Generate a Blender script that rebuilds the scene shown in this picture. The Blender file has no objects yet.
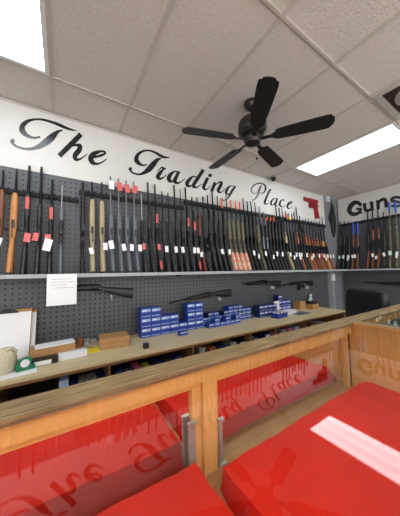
import bpy, bmesh, math, random
from mathutils import Vector, Matrix
random.seed(7)
S = bpy.context.scene
C = S.collection
PI = math.pi
E = 1.40                      # eye height above the floor
F_PX, YAW, PIT, ROL = 220.467, math.radians(57.960), math.radians(3.7725), math.radians(-1.0856)
D, W, CEIL = 2.471, 5.178, E + 1.56
GLASS = E - .331

# ------------------------------------------------------------------ camera
cy, sy = math.cos(YAW), math.sin(YAW)
_F = Vector((cy, sy, 0)); _R = Vector((sy, -cy, 0)); _U = Vector((0, 0, 1))
F2 = _F*math.cos(PIT) + _U*math.sin(PIT); U2 = -_F*math.sin(PIT) + _U*math.cos(PIT)
R3 = _R*math.cos(ROL) + U2*math.sin(ROL); U3 = -_R*math.sin(ROL) + U2*math.cos(ROL)
cd = bpy.data.cameras.new('camera'); cam = bpy.data.objects.new('camera', cd); C.objects.link(cam)
cd.sensor_fit = 'HORIZONTAL'; cd.sensor_width = 36; cd.lens = 36*F_PX/400; cd.clip_start = .02
cam.matrix_world = Matrix(((R3.x, U3.x, -F2.x, 0), (R3.y, U3.y, -F2.y, 0), (R3.z, U3.z, -F2.z, E), (0, 0, 0, 1)))
S.camera = cam
# measuring helpers: where the sight line through a photo point meets a wall / shelf plane of the room
def ray(u, v): return F2 + R3*((u-200)/F_PX) + U3*((258-v)/F_PX)
def at_y(u, v, y): q = ray(u, v); q = q*(y/q.y); q.z += E; return q
def at_x(u, v, x): q = ray(u, v); q = q*(x/q.x); q.z += E; return q
def at_z(u, v, z): q = ray(u, v); q = q*((z-E)/q.z); q.z += E; return q

# ------------------------------------------------------------------ materials
def lin(c): return c/12.92 if c <= .04045 else ((c+.055)/1.055)**2.4
def srgb(r, g, b): return (lin(r/255), lin(g/255), lin(b/255), 1)
def mat(name, col, rough=.5, metal=0, spec=.5, noise=0, nscale=20, bump=0, bscale=200, stretch=None, col2=None):
    m = bpy.data.materials.new(name); m.use_nodes = True
    nt = m.node_tree; b = nt.nodes['Principled BSDF']
    b.inputs['Base Color'].default_value = col; b.inputs['Roughness'].default_value = rough
    b.inputs['Metallic'].default_value = metal; b.inputs['Specular IOR Level'].default_value = spec
    tc = nt.nodes.new('ShaderNodeTexCoord'); mp = nt.nodes.new('ShaderNodeMapping')
    nt.links.new(tc.outputs['Object'], mp.inputs['Vector'])
    if stretch: mp.inputs['Scale'].default_value = stretch
    if noise or col2:
        n = nt.nodes.new('ShaderNodeTexNoise'); n.inputs['Scale'].default_value = nscale; n.inputs['Detail'].default_value = 5
        nt.links.new(mp.outputs[0], n.inputs['Vector'])
        r = nt.nodes.new('ShaderNodeValToRGB')
        c2 = col2 or tuple(max(0, min(1, c*(1-noise))) for c in col[:3])+(1,)
        r.color_ramp.elements[0].position = .35; r.color_ramp.elements[1].position = .68
        r.color_ramp.elements[0].color = c2; r.color_ramp.elements[1].color = col
        nt.links.new(n.outputs['Fac'], r.inputs[0]); nt.links.new(r.outputs[0], b.inputs['Base Color'])
    if bump:
        n = nt.nodes.new('ShaderNodeTexNoise'); n.inputs['Scale'].default_value = bscale; n.inputs['Detail'].default_value = 4
        nt.links.new(tc.outputs['Object'], n.inputs['Vector'])
        bp = nt.nodes.new('ShaderNodeBump'); bp.inputs['Strength'].default_value = bump; bp.inputs['Distance'].default_value = .01
        nt.links.new(n.outputs['Fac'], bp.inputs['Height']); nt.links.new(bp.outputs[0], b.inputs['Normal'])
    return m
M = {}
M['black_poly'] = mat('black_polymer', srgb(30, 31, 34), .45, noise=.3, nscale=60)
M['black_steel'] = mat('blued_steel', srgb(34, 36, 41), .32, .6, noise=.3, nscale=40)
M['grey_steel'] = mat('grey_steel', srgb(120, 124, 130), .35, .7, noise=.2, nscale=30)
M['silver'] = mat('stainless', srgb(175, 178, 182), .3, .8, noise=.12, nscale=30)
M['walnut'] = mat('walnut', srgb(120, 70, 44), .38, noise=.35, nscale=9, stretch=(6, 6, 1))
M['honey'] = mat('honey_wood', srgb(196, 134, 74), .36, noise=.25, nscale=9, stretch=(6, 6, 1))
M['redwood'] = mat('reddish_wood', srgb(104, 50, 34), .38, noise=.35, nscale=9, stretch=(6, 6, 1))
M['orange_wood'] = mat('orange_wood', srgb(150, 84, 46), .38, noise=.3, nscale=9, stretch=(6, 6, 1))
M['tan'] = mat('tan_polymer', srgb(168, 154, 122), .55, noise=.12, nscale=40)
M['slate'] = mat('slate_polymer', srgb(96, 102, 111), .5, noise=.15, nscale=40)
M['camo'] = mat('camo_polymer', srgb(122, 115, 90), .55, nscale=34, col2=srgb(48, 46, 36))
M['blaze'] = mat('orange_camo', srgb(232, 112, 52), .55, nscale=30, col2=srgb(214, 206, 190))
M['orange_tip'] = mat('orange_tip', srgb(226, 98, 48), .5)
M['blue_tip'] = mat('blue_tip', srgb(48, 96, 205), .45)
M['yellow'] = mat('yellow_paper', srgb(235, 215, 45), .6)
M['red_label'] = mat('red_label', srgb(190, 78, 78), .5)
M['red_white'] = mat('red_white_tag', srgb(200, 52, 56), .5, nscale=60, col2=srgb(214, 120, 118))
M['paper'] = mat('white_paper', srgb(232, 233, 236), .7, noise=.03, nscale=10)
M['paper_teal'] = mat('tinted_paper', srgb(190, 226, 216), .7)
M['peg_back'] = mat('dark_backing', srgb(46, 47, 50), .8)
M['white_wall'] = mat('white_sign_paint', srgb(205, 205, 203), .55, noise=.04, nscale=3)
M['grey_wall'] = mat('grey_wall_paint', srgb(118, 121, 128), .6, noise=.06, nscale=5)
M['letter'] = mat('black_gloss_vinyl', srgb(33, 34, 36), .22, noise=.15, nscale=20)
M['red_emblem'] = mat('red_vinyl', srgb(146, 16, 30), .35, noise=.2, nscale=20)
M['dark_red'] = mat('dark_red_vinyl', srgb(112, 13, 23), .35)
M['shelf_grey'] = mat('painted_shelf', srgb(160, 164, 168), .5, noise=.12, nscale=12)
M['rack'] = mat('black_foam', srgb(27, 28, 31), .8, bump=.5, bscale=90)
M['tile'] = mat('ceiling_tile', srgb(206, 201, 198), .9, nscale=75, col2=srgb(196, 190, 186), bump=.5, bscale=70)
M['tbar'] = mat('ceiling_bar', srgb(188, 182, 177), .6, noise=.08, nscale=8)
M['fan_black'] = mat('fan_black', srgb(24, 23, 23), .4, noise=.2, nscale=30)
M['lamp_frame'] = mat('lamp_frame', srgb(216, 218, 220), .5)
M['metal_vent'] = mat('vent_metal', srgb(196, 193, 190), .4, .15, noise=.15, nscale=12)
M['bench_top'] = mat('pale_plywood', srgb(212, 194, 154), .45, noise=.18, nscale=5, stretch=(1, 7, 7))
M['bench_edge'] = mat('edge_wood', srgb(128, 92, 58), .5, noise=.3, nscale=10, stretch=(1, 8, 8))
M['ledge'] = mat('weathered_wood', srgb(166, 142, 100), .65, nscale=7, col2=srgb(112, 90, 60), stretch=(1, 16, 16), bump=.3, bscale=60)
M['case_wood'] = mat('varnished_birch', srgb(248, 198, 116), .38, noise=.10, nscale=6, stretch=(1, 9, 1.4))
M['case_panel'] = mat('varnished_panel', srgb(250, 200, 116), .4, noise=.07, nscale=6, stretch=(1.5, 1.5, 5))
M['case_wood_v'] = mat('varnished_post', srgb(248, 198, 116), .38, noise=.10, nscale=6, stretch=(9, 9, 1))
M['shelf_wood'] = mat('case_shelf_wood', srgb(190, 146, 88), .5, noise=.2, nscale=8, stretch=(1, 8, 1))
M['felt'] = mat('red_felt', srgb(240, 44, 24), .85, spec=.2, noise=.12, nscale=7, bump=.25, bscale=350)
M['kraft'] = mat('cardboard', srgb(178, 136, 88), .75, noise=.1, nscale=14)
M['blue_box'] = mat('blue_carton', srgb(30, 62, 158), .42, noise=.2, nscale=35)
M['navy_box'] = mat('navy_carton', srgb(26, 40, 96), .45, noise=.2, nscale=35)
M['carton_white'] = mat('carton_white', srgb(222, 226, 236), .5)
M['carton_grey'] = mat('carton_band', srgb(160, 178, 222), .5)
M['green'] = mat('green_plastic', srgb(38, 120, 84), .4, noise=.2, nscale=30)
M['canvas'] = mat('woven_canvas', srgb(222, 212, 184), .9, noise=.3, nscale=120, bump=.6, bscale=200)
M['leather'] = mat('black_leather', srgb(17, 18, 20), .5, bump=.25, bscale=80)
M['floor'] = mat('floor_tile', srgb(196, 188, 178), .5, noise=.15, nscale=4)
M['pink'] = mat('pink_carton', srgb(190, 96, 128), .5)
M['yellow_box'] = mat('yellow_carton', srgb(198, 190, 62), .5)
M['mirror'] = mat('mirror_glass', (.86, .87, .86, 1), .015, 1)
M['chrome'] = mat('bracket_metal', srgb(196, 194, 188), .35, .35, noise=.15, nscale=40)
M['dark_gap'] = mat('dark_rubber', srgb(40, 32, 26), .7)
M['patterned'] = mat('patterned_carton', srgb(205, 205, 205), .5, nscale=60, col2=srgb(25, 25, 27))

def pegboard_mat(horizontal_axis):
    m = bpy.data.materials.new('grey_pegboard'); m.use_nodes = True; nt = m.node_tree; b = nt.nodes['Principled BSDF']
    b.inputs['Roughness'].default_value = .5
    tc = nt.nodes.new('ShaderNodeTexCoord'); sp = nt.nodes.new('ShaderNodeSeparateXYZ'); nt.links.new(tc.outputs['Object'], sp.inputs[0])
    def mth(op, a, bb=None):
        n = nt.nodes.new('ShaderNodeMath'); n.operation = op
        for i, x in enumerate((a, bb)):
            if x is None: continue
            if isinstance(x, (int, float)): n.inputs[i].default_value = x
            else: nt.links.new(x, n.inputs[i])
        return n.outputs[0]
    def cell(s):
        return mth('ABSOLUTE', mth('SUBTRACT', mth('FRACT', mth('DIVIDE', s, .046)), .5))
    ax = cell(sp.outputs[horizontal_axis]); az = cell(sp.outputs[2])
    hole = mth('MULTIPLY', mth('LESS_THAN', ax, .15), mth('LESS_THAN', az, .19))
    n = nt.nodes.new('ShaderNodeTexNoise'); n.inputs['Scale'].default_value = 3; nt.links.new(tc.outputs['Object'], n.inputs['Vector'])
    r = nt.nodes.new('ShaderNodeValToRGB'); r.color_ramp.elements[0].color = srgb(72, 75, 80); r.color_ramp.elements[1].color = srgb(87, 90, 95)
    nt.links.new(n.outputs['Fac'], r.inputs[0])
    mx = nt.nodes.new('ShaderNodeMix'); mx.data_type = 'RGBA'; nt.links.new(hole, mx.inputs[0]); nt.links.new(r.outputs[0], mx.inputs[6])
    mx.inputs[7].default_value = srgb(24, 25, 27); nt.links.new(mx.outputs[2], b.inputs['Base Color'])
    return m
M['peg_x'] = pegboard_mat(0); M['peg_y'] = pegboard_mat(1)

def glass_mat():
    m = bpy.data.materials.new('counter_glass'); m.use_nodes = True; nt = m.node_tree; nt.nodes.clear()
    o = nt.nodes.new('ShaderNodeOutputMaterial'); t = nt.nodes.new('ShaderNodeBsdfTransparent'); g = nt.nodes.new('ShaderNodeBsdfGlossy')
    t.inputs[0].default_value = (.985, .995, .988, 1); g.inputs['Roughness'].default_value = .012
    lw = nt.nodes.new('ShaderNodeLayerWeight'); lw.inputs[0].default_value = .5
    p = nt.nodes.new('ShaderNodeMath'); p.operation = 'POWER'; p.inputs[1].default_value = 5; nt.links.new(lw.outputs['Facing'], p.inputs[0])
    q = nt.nodes.new('ShaderNodeMath'); q.operation = 'MULTIPLY_ADD'; q.inputs[1].default_value = .95; q.inputs[2].default_value = .034; nt.links.new(p.outputs[0], q.inputs[0])
    mx = nt.nodes.new('ShaderNodeMixShader'); nt.links.new(q.outputs[0], mx.inputs[0]); nt.links.new(t.outputs[0], mx.inputs[1]); nt.links.new(g.outputs[0], mx.inputs[2])
    nt.links.new(mx.outputs[0], o.inputs[0]); return m
M['glass'] = glass_mat()

def emit_mat(name, col, strength, tubes=None):
    m = bpy.data.materials.new(name); m.use_nodes = True; nt = m.node_tree; b = nt.nodes['Principled BSDF']
    b.inputs['Base Color'].default_value = (.8, .8, .8, 1); b.inputs['Emission Color'].default_value = col; b.inputs['Emission Strength'].default_value = strength
    if tubes:   # a prismatic lens is brightest right below each tube
        tc = nt.nodes.new('ShaderNodeTexCoord'); sp = nt.nodes.new('ShaderNodeSeparateXYZ'); nt.links.new(tc.outputs['Object'], sp.inputs[0])
        a = nt.nodes.new('ShaderNodeMath'); a.operation = 'MULTIPLY'; a.inputs[1].default_value = 2*PI/tubes; nt.links.new(sp.outputs[0], a.inputs[0])
        c = nt.nodes.new('ShaderNodeMath'); c.operation = 'COSINE'; nt.links.new(a.outputs[0], c.inputs[0])
        q = nt.nodes.new('ShaderNodeMath'); q.operation = 'MULTIPLY_ADD'; q.inputs[1].default_value = .12*strength; q.inputs[2].default_value = strength; nt.links.new(c.outputs[0], q.inputs[0])
        nt.links.new(q.outputs[0], b.inputs['Emission Strength'])
    return m
M['lens'] = emit_mat('lamp_lens', (.86, .96, 1, 1), 4.3, .19)

# ------------------------------------------------------------------ mesh helpers
class MB:
    def __init__(s): s.bm = bmesh.new()
    def box(s, x0, x1, y0, y1, z0, z1, rot=None, bev=0):
        r = bmesh.ops.create_cube(s.bm, size=1)['verts']
        c = Vector(((x0+x1)/2, (y0+y1)/2, (z0+z1)/2)); d = Vector((x1-x0, y1-y0, z1-z0))
        for v in r:
            p = Vector((v.co.x*d.x, v.co.y*d.y, v.co.z*d.z))
            if rot: p = rot @ p
            v.co = p + c
        if bev:
            es = list({e for v in r for e in v.link_edges})
            bmesh.ops.bevel(s.bm, geom=es, offset=bev, segments=2, affect='EDGES', profile=.7)
        return s
    def loft(s, secs, n=12, sq=.75, caps=True):
        """secs: (z, x, y, hx, hy) rounded cross-sections along z"""
        rings = []
        for z, x, y, hx, hy in secs:
            ring = []
            for k in range(n):
                a = 2*PI*(k+.5)/n; ca, sa = math.cos(a), math.sin(a)
                ring.append(s.bm.verts.new((x+hx*math.copysign(abs(ca)**sq, ca), y+hy*math.copysign(abs(sa)**sq, sa), z)))
            rings.append(ring)
        for a, b in zip(rings, rings[1:]):
            for k in range(n): s.bm.faces.new((a[k], a[(k+1) % n], b[(k+1) % n], b[k]))
        if caps: s.bm.faces.new(rings[0][::-1]); s.bm.faces.new(rings[-1])
        return s
    def tube(s, pts, r, n=8):
        pts = [Vector(p) for p in pts]; rings = []
        rs = r if isinstance(r, (list, tuple)) else [r]*len(pts)
        up = None
        for i, p in enumerate(pts):
            t = (pts[min(i+1, len(pts)-1)]-pts[max(i-1, 0)]).normalized()
            if up is None: up = Vector((0, 0, 1)) if abs(t.z) < .9 else Vector((1, 0, 0))
            a = t.cross(up).normalized(); b = a.cross(t).normalized(); up = b
            rings.append([s.bm.verts.new(p+(a*math.cos(2*PI*k/n)+b*math.sin(2*PI*k/n))*rs[i]) for k in range(n)])
        for a, b in zip(rings, rings[1:]):
            for k in range(n): s.bm.faces.new((a[k], a[(k+1) % n], b[(k+1) % n], b[k]))
        s.bm.faces.new(rings[0][::-1]); s.bm.faces.new(rings[-1]); return s
    def lathe(s, prof, c=(0, 0), n=32):
        """prof: (r, z) pairs around the vertical through c"""
        rings = [[s.bm.verts.new((c[0]+r*math.cos(2*PI*k/n), c[1]+r*math.sin(2*PI*k/n), z)) for k in range(n)] for r, z in prof]
        for a, b in zip(rings, rings[1:]):
            for k in range(n): s.bm.faces.new((a[k], a[(k+1) % n], b[(k+1) % n], b[k]))
        s.bm.faces.new(rings[0][::-1]); s.bm.faces.new(rings[-1]); return s
    def prism(s, poly, off):
        """poly: 3-D points in one plane, extruded by the vector off"""
        off = Vector(off); a = [s.bm.verts.new(Vector(p)) for p in poly]; b = [s.bm.verts.new(Vector(p)+off) for p in poly]
        n = len(a); s.bm.faces.new(a[::-1]); s.bm.faces.new(b)
        for k in range(n): s.bm.faces.new((a[k], a[(k+1) % n], b[(k+1) % n], b[k]))
        return s
    def move(s, mtx): bmesh.ops.transform(s.bm, matrix=mtx, verts=s.bm.verts); return s
    def build(s, name, m, parent=None, smooth=True, loc=None):
        bmesh.ops.recalc_face_normals(s.bm, faces=s.bm.faces)
        me = bpy.data.meshes.new(name); s.bm.to_mesh(me); s.bm.free()
        if smooth:
            for p in me.polygons: p.use_smooth = True
            try: me.set_sharp_from_angle(angle=math.radians(38))
            except Exception: pass
        me.materials.append(M[m] if isinstance(m, str) else m)
        o = bpy.data.objects.new(name, me); C.objects.link(o)
        if parent: o.parent = parent
        if loc: o.location = loc
        return o
def tag(o, label=None, cat=None, group=None, kind=None):
    if label: o['label'] = label
    if cat: o['category'] = cat
    if group: o['group'] = group
    if kind: o['kind'] = kind
    return o
def thing(name, label, cat, loc=(0, 0, 0), rz=0, group=None):
    o = bpy.data.objects.new(name, None); C.objects.link(o); o.location = loc; o.rotation_euler = (0, 0, rz); o.empty_display_size = .05
    return tag(o, label, cat, group)
def struct(mb, name, m, **k):
    o = mb.build(name, m, **k); o['kind'] = 'structure'; return o
ORD = ['zeroth', 'first', 'second', 'third', 'fourth', 'fifth', 'sixth', 'seventh', 'eighth', 'ninth', 'tenth', 'eleventh', 'twelfth', 'thirteenth', 'fourteenth', 'fifteenth', 'sixteenth', 'seventeenth', 'eighteenth', 'nineteenth', 'twentieth']
def ordinal(n):
    if n <= 20: return ORD[n]
    t = ['', '', 'twent', 'thirt', 'fort', 'fift', 'sixt', 'sevent'][n//10]
    return t+'ieth' if n % 10 == 0 else t+'y-'+ORD[n % 10]

# ------------------------------------------------------------------ the room
XL, YF = -6.2, -3.4
struct(MB().box(XL, W, YF, D, -.02, 0), 'floor', 'floor')
struct(MB().box(XL-.1, W+.1, YF, D+.1, CEIL+.008, CEIL+.1), 'ceiling', 'tile')
struct(MB().box(XL-.1, W+.1, D, D+.1, 0, CEIL+.008), 'wall_back', 'grey_wall')
struct(MB().box(W, W+.1, YF, D, 0, CEIL+.008), 'wall_right', 'grey_wall')
struct(MB().box(XL-.1, XL, YF, D, 0, CEIL+.008), 'wall_left', 'white_wall')
GX, GY, GS = .509, .781, .61
g = MB()
k = -5
xs = [GX+GS*k for k in range(-11, 8)]; ys = [GY+2*GS*k for k in range(-4, 2)]
for x in xs:
    if XL < x < W: g.box(x-.012, x+.012, YF, D, CEIL, CEIL+.009)
for y in ys:
    if YF < y < D: g.box(XL, W, y-.009, y+.009, CEIL-.0005, CEIL+.009)
xv = GX+3*GS
g.box(xv+.0, xv+GS, GY-GS-.009, GY-GS+.009, CEIL-.0005, CEIL+.009)
struct(g, 'trim_1', 'tbar', smooth=False)
struct(MB().box(XL, 4.62, D-.02, D-.004, CEIL-.018, CEIL), 'trim_2', 'tbar', smooth=False)
struct(MB().box(W-.02, W-.004, YF, D-.02, CEIL-.018, CEIL), 'trim_3', 'tbar', smooth=False)

def ceiling_light(i, j, label):
    x0, y0 = GX+GS*i, GY+2*GS*j; x1, y1 = x0+GS, y0+2*GS
    t = thing('ceiling_light', label, 'light', ((x0+x1)/2, (y0+y1)/2, CEIL), 0, 'fluorescent ceiling lights')
    hx, hy = GS/2-.012, GS-.012; f = MB(); w = .028
    f.box(-hx, hx, -hy, -hy+w, -.006, .008).box(-hx, hx, hy-w, hy, -.006, .008).box(-hx, -hx+w, -hy+w, hy-w, -.006, .008).box(hx-w, hx, -hy+w, hy-w, -.006, .008)
    f.build('frame', 'lamp_frame', t, smooth=False)
    MB().box(-hx+w, hx-w, -hy+w, hy-w, -.002, .004).build('lens', 'lens', t, smooth=False)
ceiling_light(-2, 0, 'fluorescent ceiling light panel above the word The, at the upper left')
ceiling_light(4, 0, 'fluorescent ceiling light panel to the right of the black ceiling fan')
for i, j in ((-8, 0), (-8, -2), (-5, -2), (-2, -2), (1, -2), (4, -2)):  # out-of-view panels added as fill; the far-left ones brighten the partition
    ceiling_light(i, j, 'unseen fluorescent ceiling light panel added to light the case from front and left')

# vent
vx, vy = xv+GS/2, GY-GS/2
vt = thing('ceiling_vent', 'square metal ceiling air vent near the right light panel', 'vent', (vx, vy, CEIL))
f = MB(); h = GS/2-.014
for a, b in ((h, h-.05), ):
    f.box(-a, a, -a, -b, -.008, .008).box(-a, a, b, a, -.008, .008).box(-a, -b, -b, b, -.008, .008).box(b, a, -b, b, -.008, .008)
f.build('frame', 'metal_vent', vt, smooth=False)
MB().box(-.24, .24, -.24, .24, .0, .006).build('throat', 'dark_gap', vt)
for r in (.21, .145, .08):
    MB().lathe([(r, -.002), (r, -.006), (r-.045, -.03), (r-.05, -.03), (r-.012, -.004), (r-.012, -.002)], n=40).build('cone_ring', 'metal_vent', vt)

# ------------------------------------------------------------------ signs
SZ = E+.95
def stroke_poly(pts, steps=8):
    """centre line with widths -> dense outline (left and right offsets)"""
    P = [Vector(p) for p in pts]; out = []
    Q = [P[0]*2-P[1]]+P+[P[-1]*2-P[-2]]
    if len(P) == 2: dense = [P[0].lerp(P[1], k/4) for k in range(5)]
    else:
        dense = []
        for i in range(1, len(Q)-2):
            for k in range(steps):
                t = k/steps; a, b, c, d = Q[i-1], Q[i], Q[i+1], Q[i+2]
                dense.append(.5*((2*b)+(c-a)*t+(2*a-5*b+4*c-d)*t*t+(3*b-a-3*c+d)*t**3))
        dense.append(P[-1])
    L, R = [], []
    for i, p in enumerate(dense):
        q = dense[min(i+1, len(dense)-1)]-dense[max(i-1, 0)]
        n = Vector((-q.y, q.x)); n = n.normalized() if n.length > 1e-6 else Vector((0, 1))
        w = max(p.z, 2)/2
        L.append((p.x+n.x*w, p.y+n.y*w)); R.append((p.x-n.x*w, p.y-n.y*w))
    return L, R
def letter_mesh(strokes, x0, y0, sc, plane):
    mb = MB()
    for si, st in enumerate(strokes):
        th = .004+.0006*si
        if len(st) == 1:
            x, y, w = st[0]; n = 20
            pts = [plane(x0+(x+w/2*math.cos(2*PI*k/n))/sc, y0+(y+w/2*math.sin(2*PI*k/n))/sc) for k in range(n)]
            mb.prism(pts, OFF*th); continue
        L, R = stroke_poly(st)
        l0 = [plane(x0+a/sc, y0+b/sc) for a, b in L]; r0 = [plane(x0+a/sc, y0+b/sc) for a, b in R]
        o = OFF*th; bm = mb.bm
        vl = [bm.verts.new(p) for p in l0]; vr = [bm.verts.new(p) for p in r0]
        tl = [bm.verts.new(p+o) for p in l0]; tr = [bm.verts.new(p+o) for p in r0]
        for k in range(len(vl)-1):
            bm.faces.new((tl[k], tl[k+1], tr[k+1], tr[k])); bm.faces.new((vl[k], vr[k], vr[k+1], vl[k+1]))
            bm.faces.new((vl[k], vl[k+1], tl[k+1], tl[k])); bm.faces.new((vr[k], tr[k], tr[k+1], vr[k+1]))
        bm.faces.new((vl[0], tl[0], tr[0], vr[0])); bm.faces.new((vl[-1], vr[-1], tr[-1], tl[-1]))
    return mb
sign = thing('sign_board', 'long white sign band with black script lettering above the back wall rack', 'sign', (1.0, D, SZ))
IS = Matrix.Translation((-1.0, -D, -SZ))
MB().box(XL+.02, 4.62, D-.014, D, SZ, CEIL-.0185).move(IS).build('board', 'white_wall', sign)
OFF = Vector((0, -1, 0)); YS = D-.014
plA = lambda u, v: at_y(u, v, YS)
LET = [
 ('T', 0, 110, 6.667, [[(268, 180, 12), (225, 186, 14), (180, 170, 24), (150, 140, 38), (152, 105, 34), (185, 76, 22), (235, 63, 13), (290, 66, 14), (350, 83, 17), (395, 100, 20), (433, 117, 18), (473, 131, 13), (508, 137, 4)],
                       [(418, 135, 6), (385, 146, 20), (350, 178, 44), (315, 208, 46), (270, 238, 34), (220, 257, 20), (170, 260, 14), (120, 247, 12), (85, 225, 14), (78, 210, 22)], [(84, 208, 30)]]),
 ('h', 50, 120, 6.667, [[(207, 95, 34), (135, 168, 35), (62, 240, 34)], [(118, 190, 6), (160, 170, 12), (197, 172, 26), (195, 200, 34), (168, 235, 34), (170, 262, 22), (198, 262, 13), (225, 245, 8), (248, 228, 5)]]),
 ('e', 50, 120, 6.667, [[(285, 252, 10), (330, 240, 16), (365, 225, 14), (362, 212, 12), (335, 210, 16), (295, 225, 32), (272, 252, 36), (282, 282, 30), (310, 293, 16), (345, 283, 9), (378, 260, 5)]]),
 ('T', 120, 140, 8, [[(215, 198, 10), (180, 202, 14), (148, 185, 30), (130, 155, 34), (145, 115, 26), (185, 90, 16), (230, 85, 13), (280, 100, 17), (330, 130, 22), (365, 140, 15), (398, 140, 5)],
                     [(330, 148, 6), (298, 160, 28), (265, 195, 44), (230, 235, 44), (190, 263, 26), (150, 275, 15), (105, 265, 13), (80, 243, 16)], [(82, 232, 28)]]),
 ('r', 120, 140, 8, [[(296, 255, 4), (330, 222, 12), (345, 226, 15), (365, 232, 15)], [(350, 232, 10), (322, 262, 28), (302, 293, 32), (318, 311, 20), (345, 300, 10), (372, 275, 5)]]),
 ('a', 160, 155, 8, [[(150, 138, 10), (118, 132, 12), (85, 155, 28), (70, 185, 33), (80, 210, 24), (105, 208, 13), (132, 180, 9), (150, 150, 7)], [(152, 132, 20), (130, 175, 28), (118, 210, 28), (140, 225, 17), (170, 212, 8), (198, 190, 5)]]),
 ('d', 160, 155, 8, [[(292, 178, 8), (264, 173, 12), (232, 200, 27), (215, 228, 30), (228, 250, 20), (255, 243, 11), (285, 208, 7)], [(346, 118, 26), (306, 180, 28), (267, 243, 27), (285, 260, 15), (310, 250, 8), (330, 232, 5)]]),
 ('i', 200, 170, 10, [[(78, 78, 30), (52, 130, 34), (35, 172, 31), (50, 195, 19), (80, 185, 8), (105, 155, 6)], [(100, 55, 36)]]),
 ('n', 200, 170, 10, [[(150, 122, 22), (132, 170, 32), (117, 212, 30)], [(130, 182, 6), (165, 140, 10), (195, 122, 16), (213, 130, 28), (200, 165, 33), (182, 200, 32), (195, 224, 20), (225, 215, 8), (247, 185, 5)]]),
 ('g', 200, 170, 10, [[(328, 165, 8), (305, 160, 10), (275, 185, 25), (260, 220, 26), (270, 244, 17), (295, 235, 10), (325, 185, 7)], [(352, 162, 20), (320, 210, 22), (295, 255, 20), (270, 288, 13), (238, 304, 8), (217, 300, 12)], [(217, 292, 20)]]),
 ('P', 245, 175, 7.27, [[(85, 128, 5), (62, 135, 7), (47, 115, 9), (51, 90, 9), (75, 68, 8), (110, 60, 8), (140, 72, 9), (150, 98, 12), (137, 126, 11), (112, 132, 6), (99, 118, 4)], [(120, 75, 6), (106, 100, 13), (93, 140, 17), (80, 165, 13), (62, 184, 6), (50, 180, 6)]]),
 ('l', 245, 175, 7.27, [[(183, 102, 13), (161, 150, 15), (143, 198, 15), (151, 212, 9), (172, 204, 3)]]),
 ('a', 245, 175, 7.27, [[(227, 172, 5), (207, 172, 7), (191, 194, 13), (188, 211, 12), (200, 218, 7), (220, 198, 4)], [(234, 170, 10), (224, 200, 13), (218, 218, 12), (228, 226, 6), (246, 214, 3)]]),
 ('c', 245, 175, 7.27, [[(283, 188, 9), (277, 180, 7), (262, 186, 10), (252, 208, 14), (258, 228, 9), (275, 231, 5), (290, 221, 3)]]),
 ('e', 245, 175, 7.27, [[(312, 219, 4), (330, 208, 7), (341, 198, 7), (335, 193, 6), (318, 203, 12), (308, 225, 14), (314, 243, 8), (332, 239, 4), (346, 227, 3)]]),
]
for nm, x0, y0, sc, st in LET:
    letter_mesh(st, x0, y0, sc, plA).move(IS).build('letter', 'letter', sign)
# pistol emblem
em = thing('pistol_emblem', 'red pistol shaped cut-out at the right end of the white sign', 'sign emblem', tuple(at_y(316, 216, YS)))
IE = Matrix.Translation(-em.location)
def emb(pts, t, y0=.0005): return MB().prism([at_y(295+a/10, 190+b/10, YS-y0) for a, b in pts], (0, -t, 0)).move(IE)
emb([(82, 72), (218, 104), (226, 128), (214, 140), (140, 128), (86, 108)], .02).build('slide', 'red_emblem', em, smooth=False)
emb([(136, 128), (214, 140), (222, 155), (236, 160), (232, 170), (200, 170), (186, 185), (150, 182), (134, 170)], .016).build('frame', 'dark_red', em, smooth=False)
emb([(186, 150), (218, 166), (230, 230), (239, 285), (196, 291), (192, 240), (182, 185)], .018).build('grip', 'red_emblem', em, smooth=False)
emb([(152, 142), (176, 148), (170, 172), (152, 168)], .004, .016).build('trigger_opening', 'red_emblem', em, smooth=False)

sb = thing('sign_board', 'white sign board with bold black letters on the right wall', 'sign', (W, 1.5, E+1.0))
IB = Matrix.Translation((-W, -1.5, -E-1.0))
MB().box(W-.014, W, -1.2, D-.03, E+1.0, CEIL-.0185).move(IB).build('board', 'white_wall', sb)
OFF = Vector((-1, 0, 0)); XS = W-.014
for st in ([[(141, 140, 17), (126, 121, 19), (98, 118, 22), (72, 140, 24), (62, 168, 24), (75, 190, 22), (102, 195, 19), (128, 184, 17)], [(108, 160, 12), (146, 158, 12)], [(136, 158, 17), (136, 192, 17)]],
           [[(165, 120, 18), (166, 155, 18), (178, 172, 16), (205, 163, 13)], [(210, 110, 18), (216, 172, 18)]],
           [[(252, 100, 18), (256, 162, 18)], [(256, 122, 12), (275, 100, 15), (298, 95, 18), (308, 115, 18), (308, 150, 18)]],
           [[(412, 90, 14), (380, 81, 15), (350, 90, 16), (346, 104, 16), (375, 110, 15), (403, 118, 16), (406, 134, 15), (380, 142, 13), (342, 138, 13)]]):
    st = [[(x, y, w*1.28) for x, y, w in k] for k in st]
    letter_mesh(st, 340, 185, 6.667, lambda u, v: at_x(u, v, XS)).move(IB).build('letter', 'letter', sb)

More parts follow.
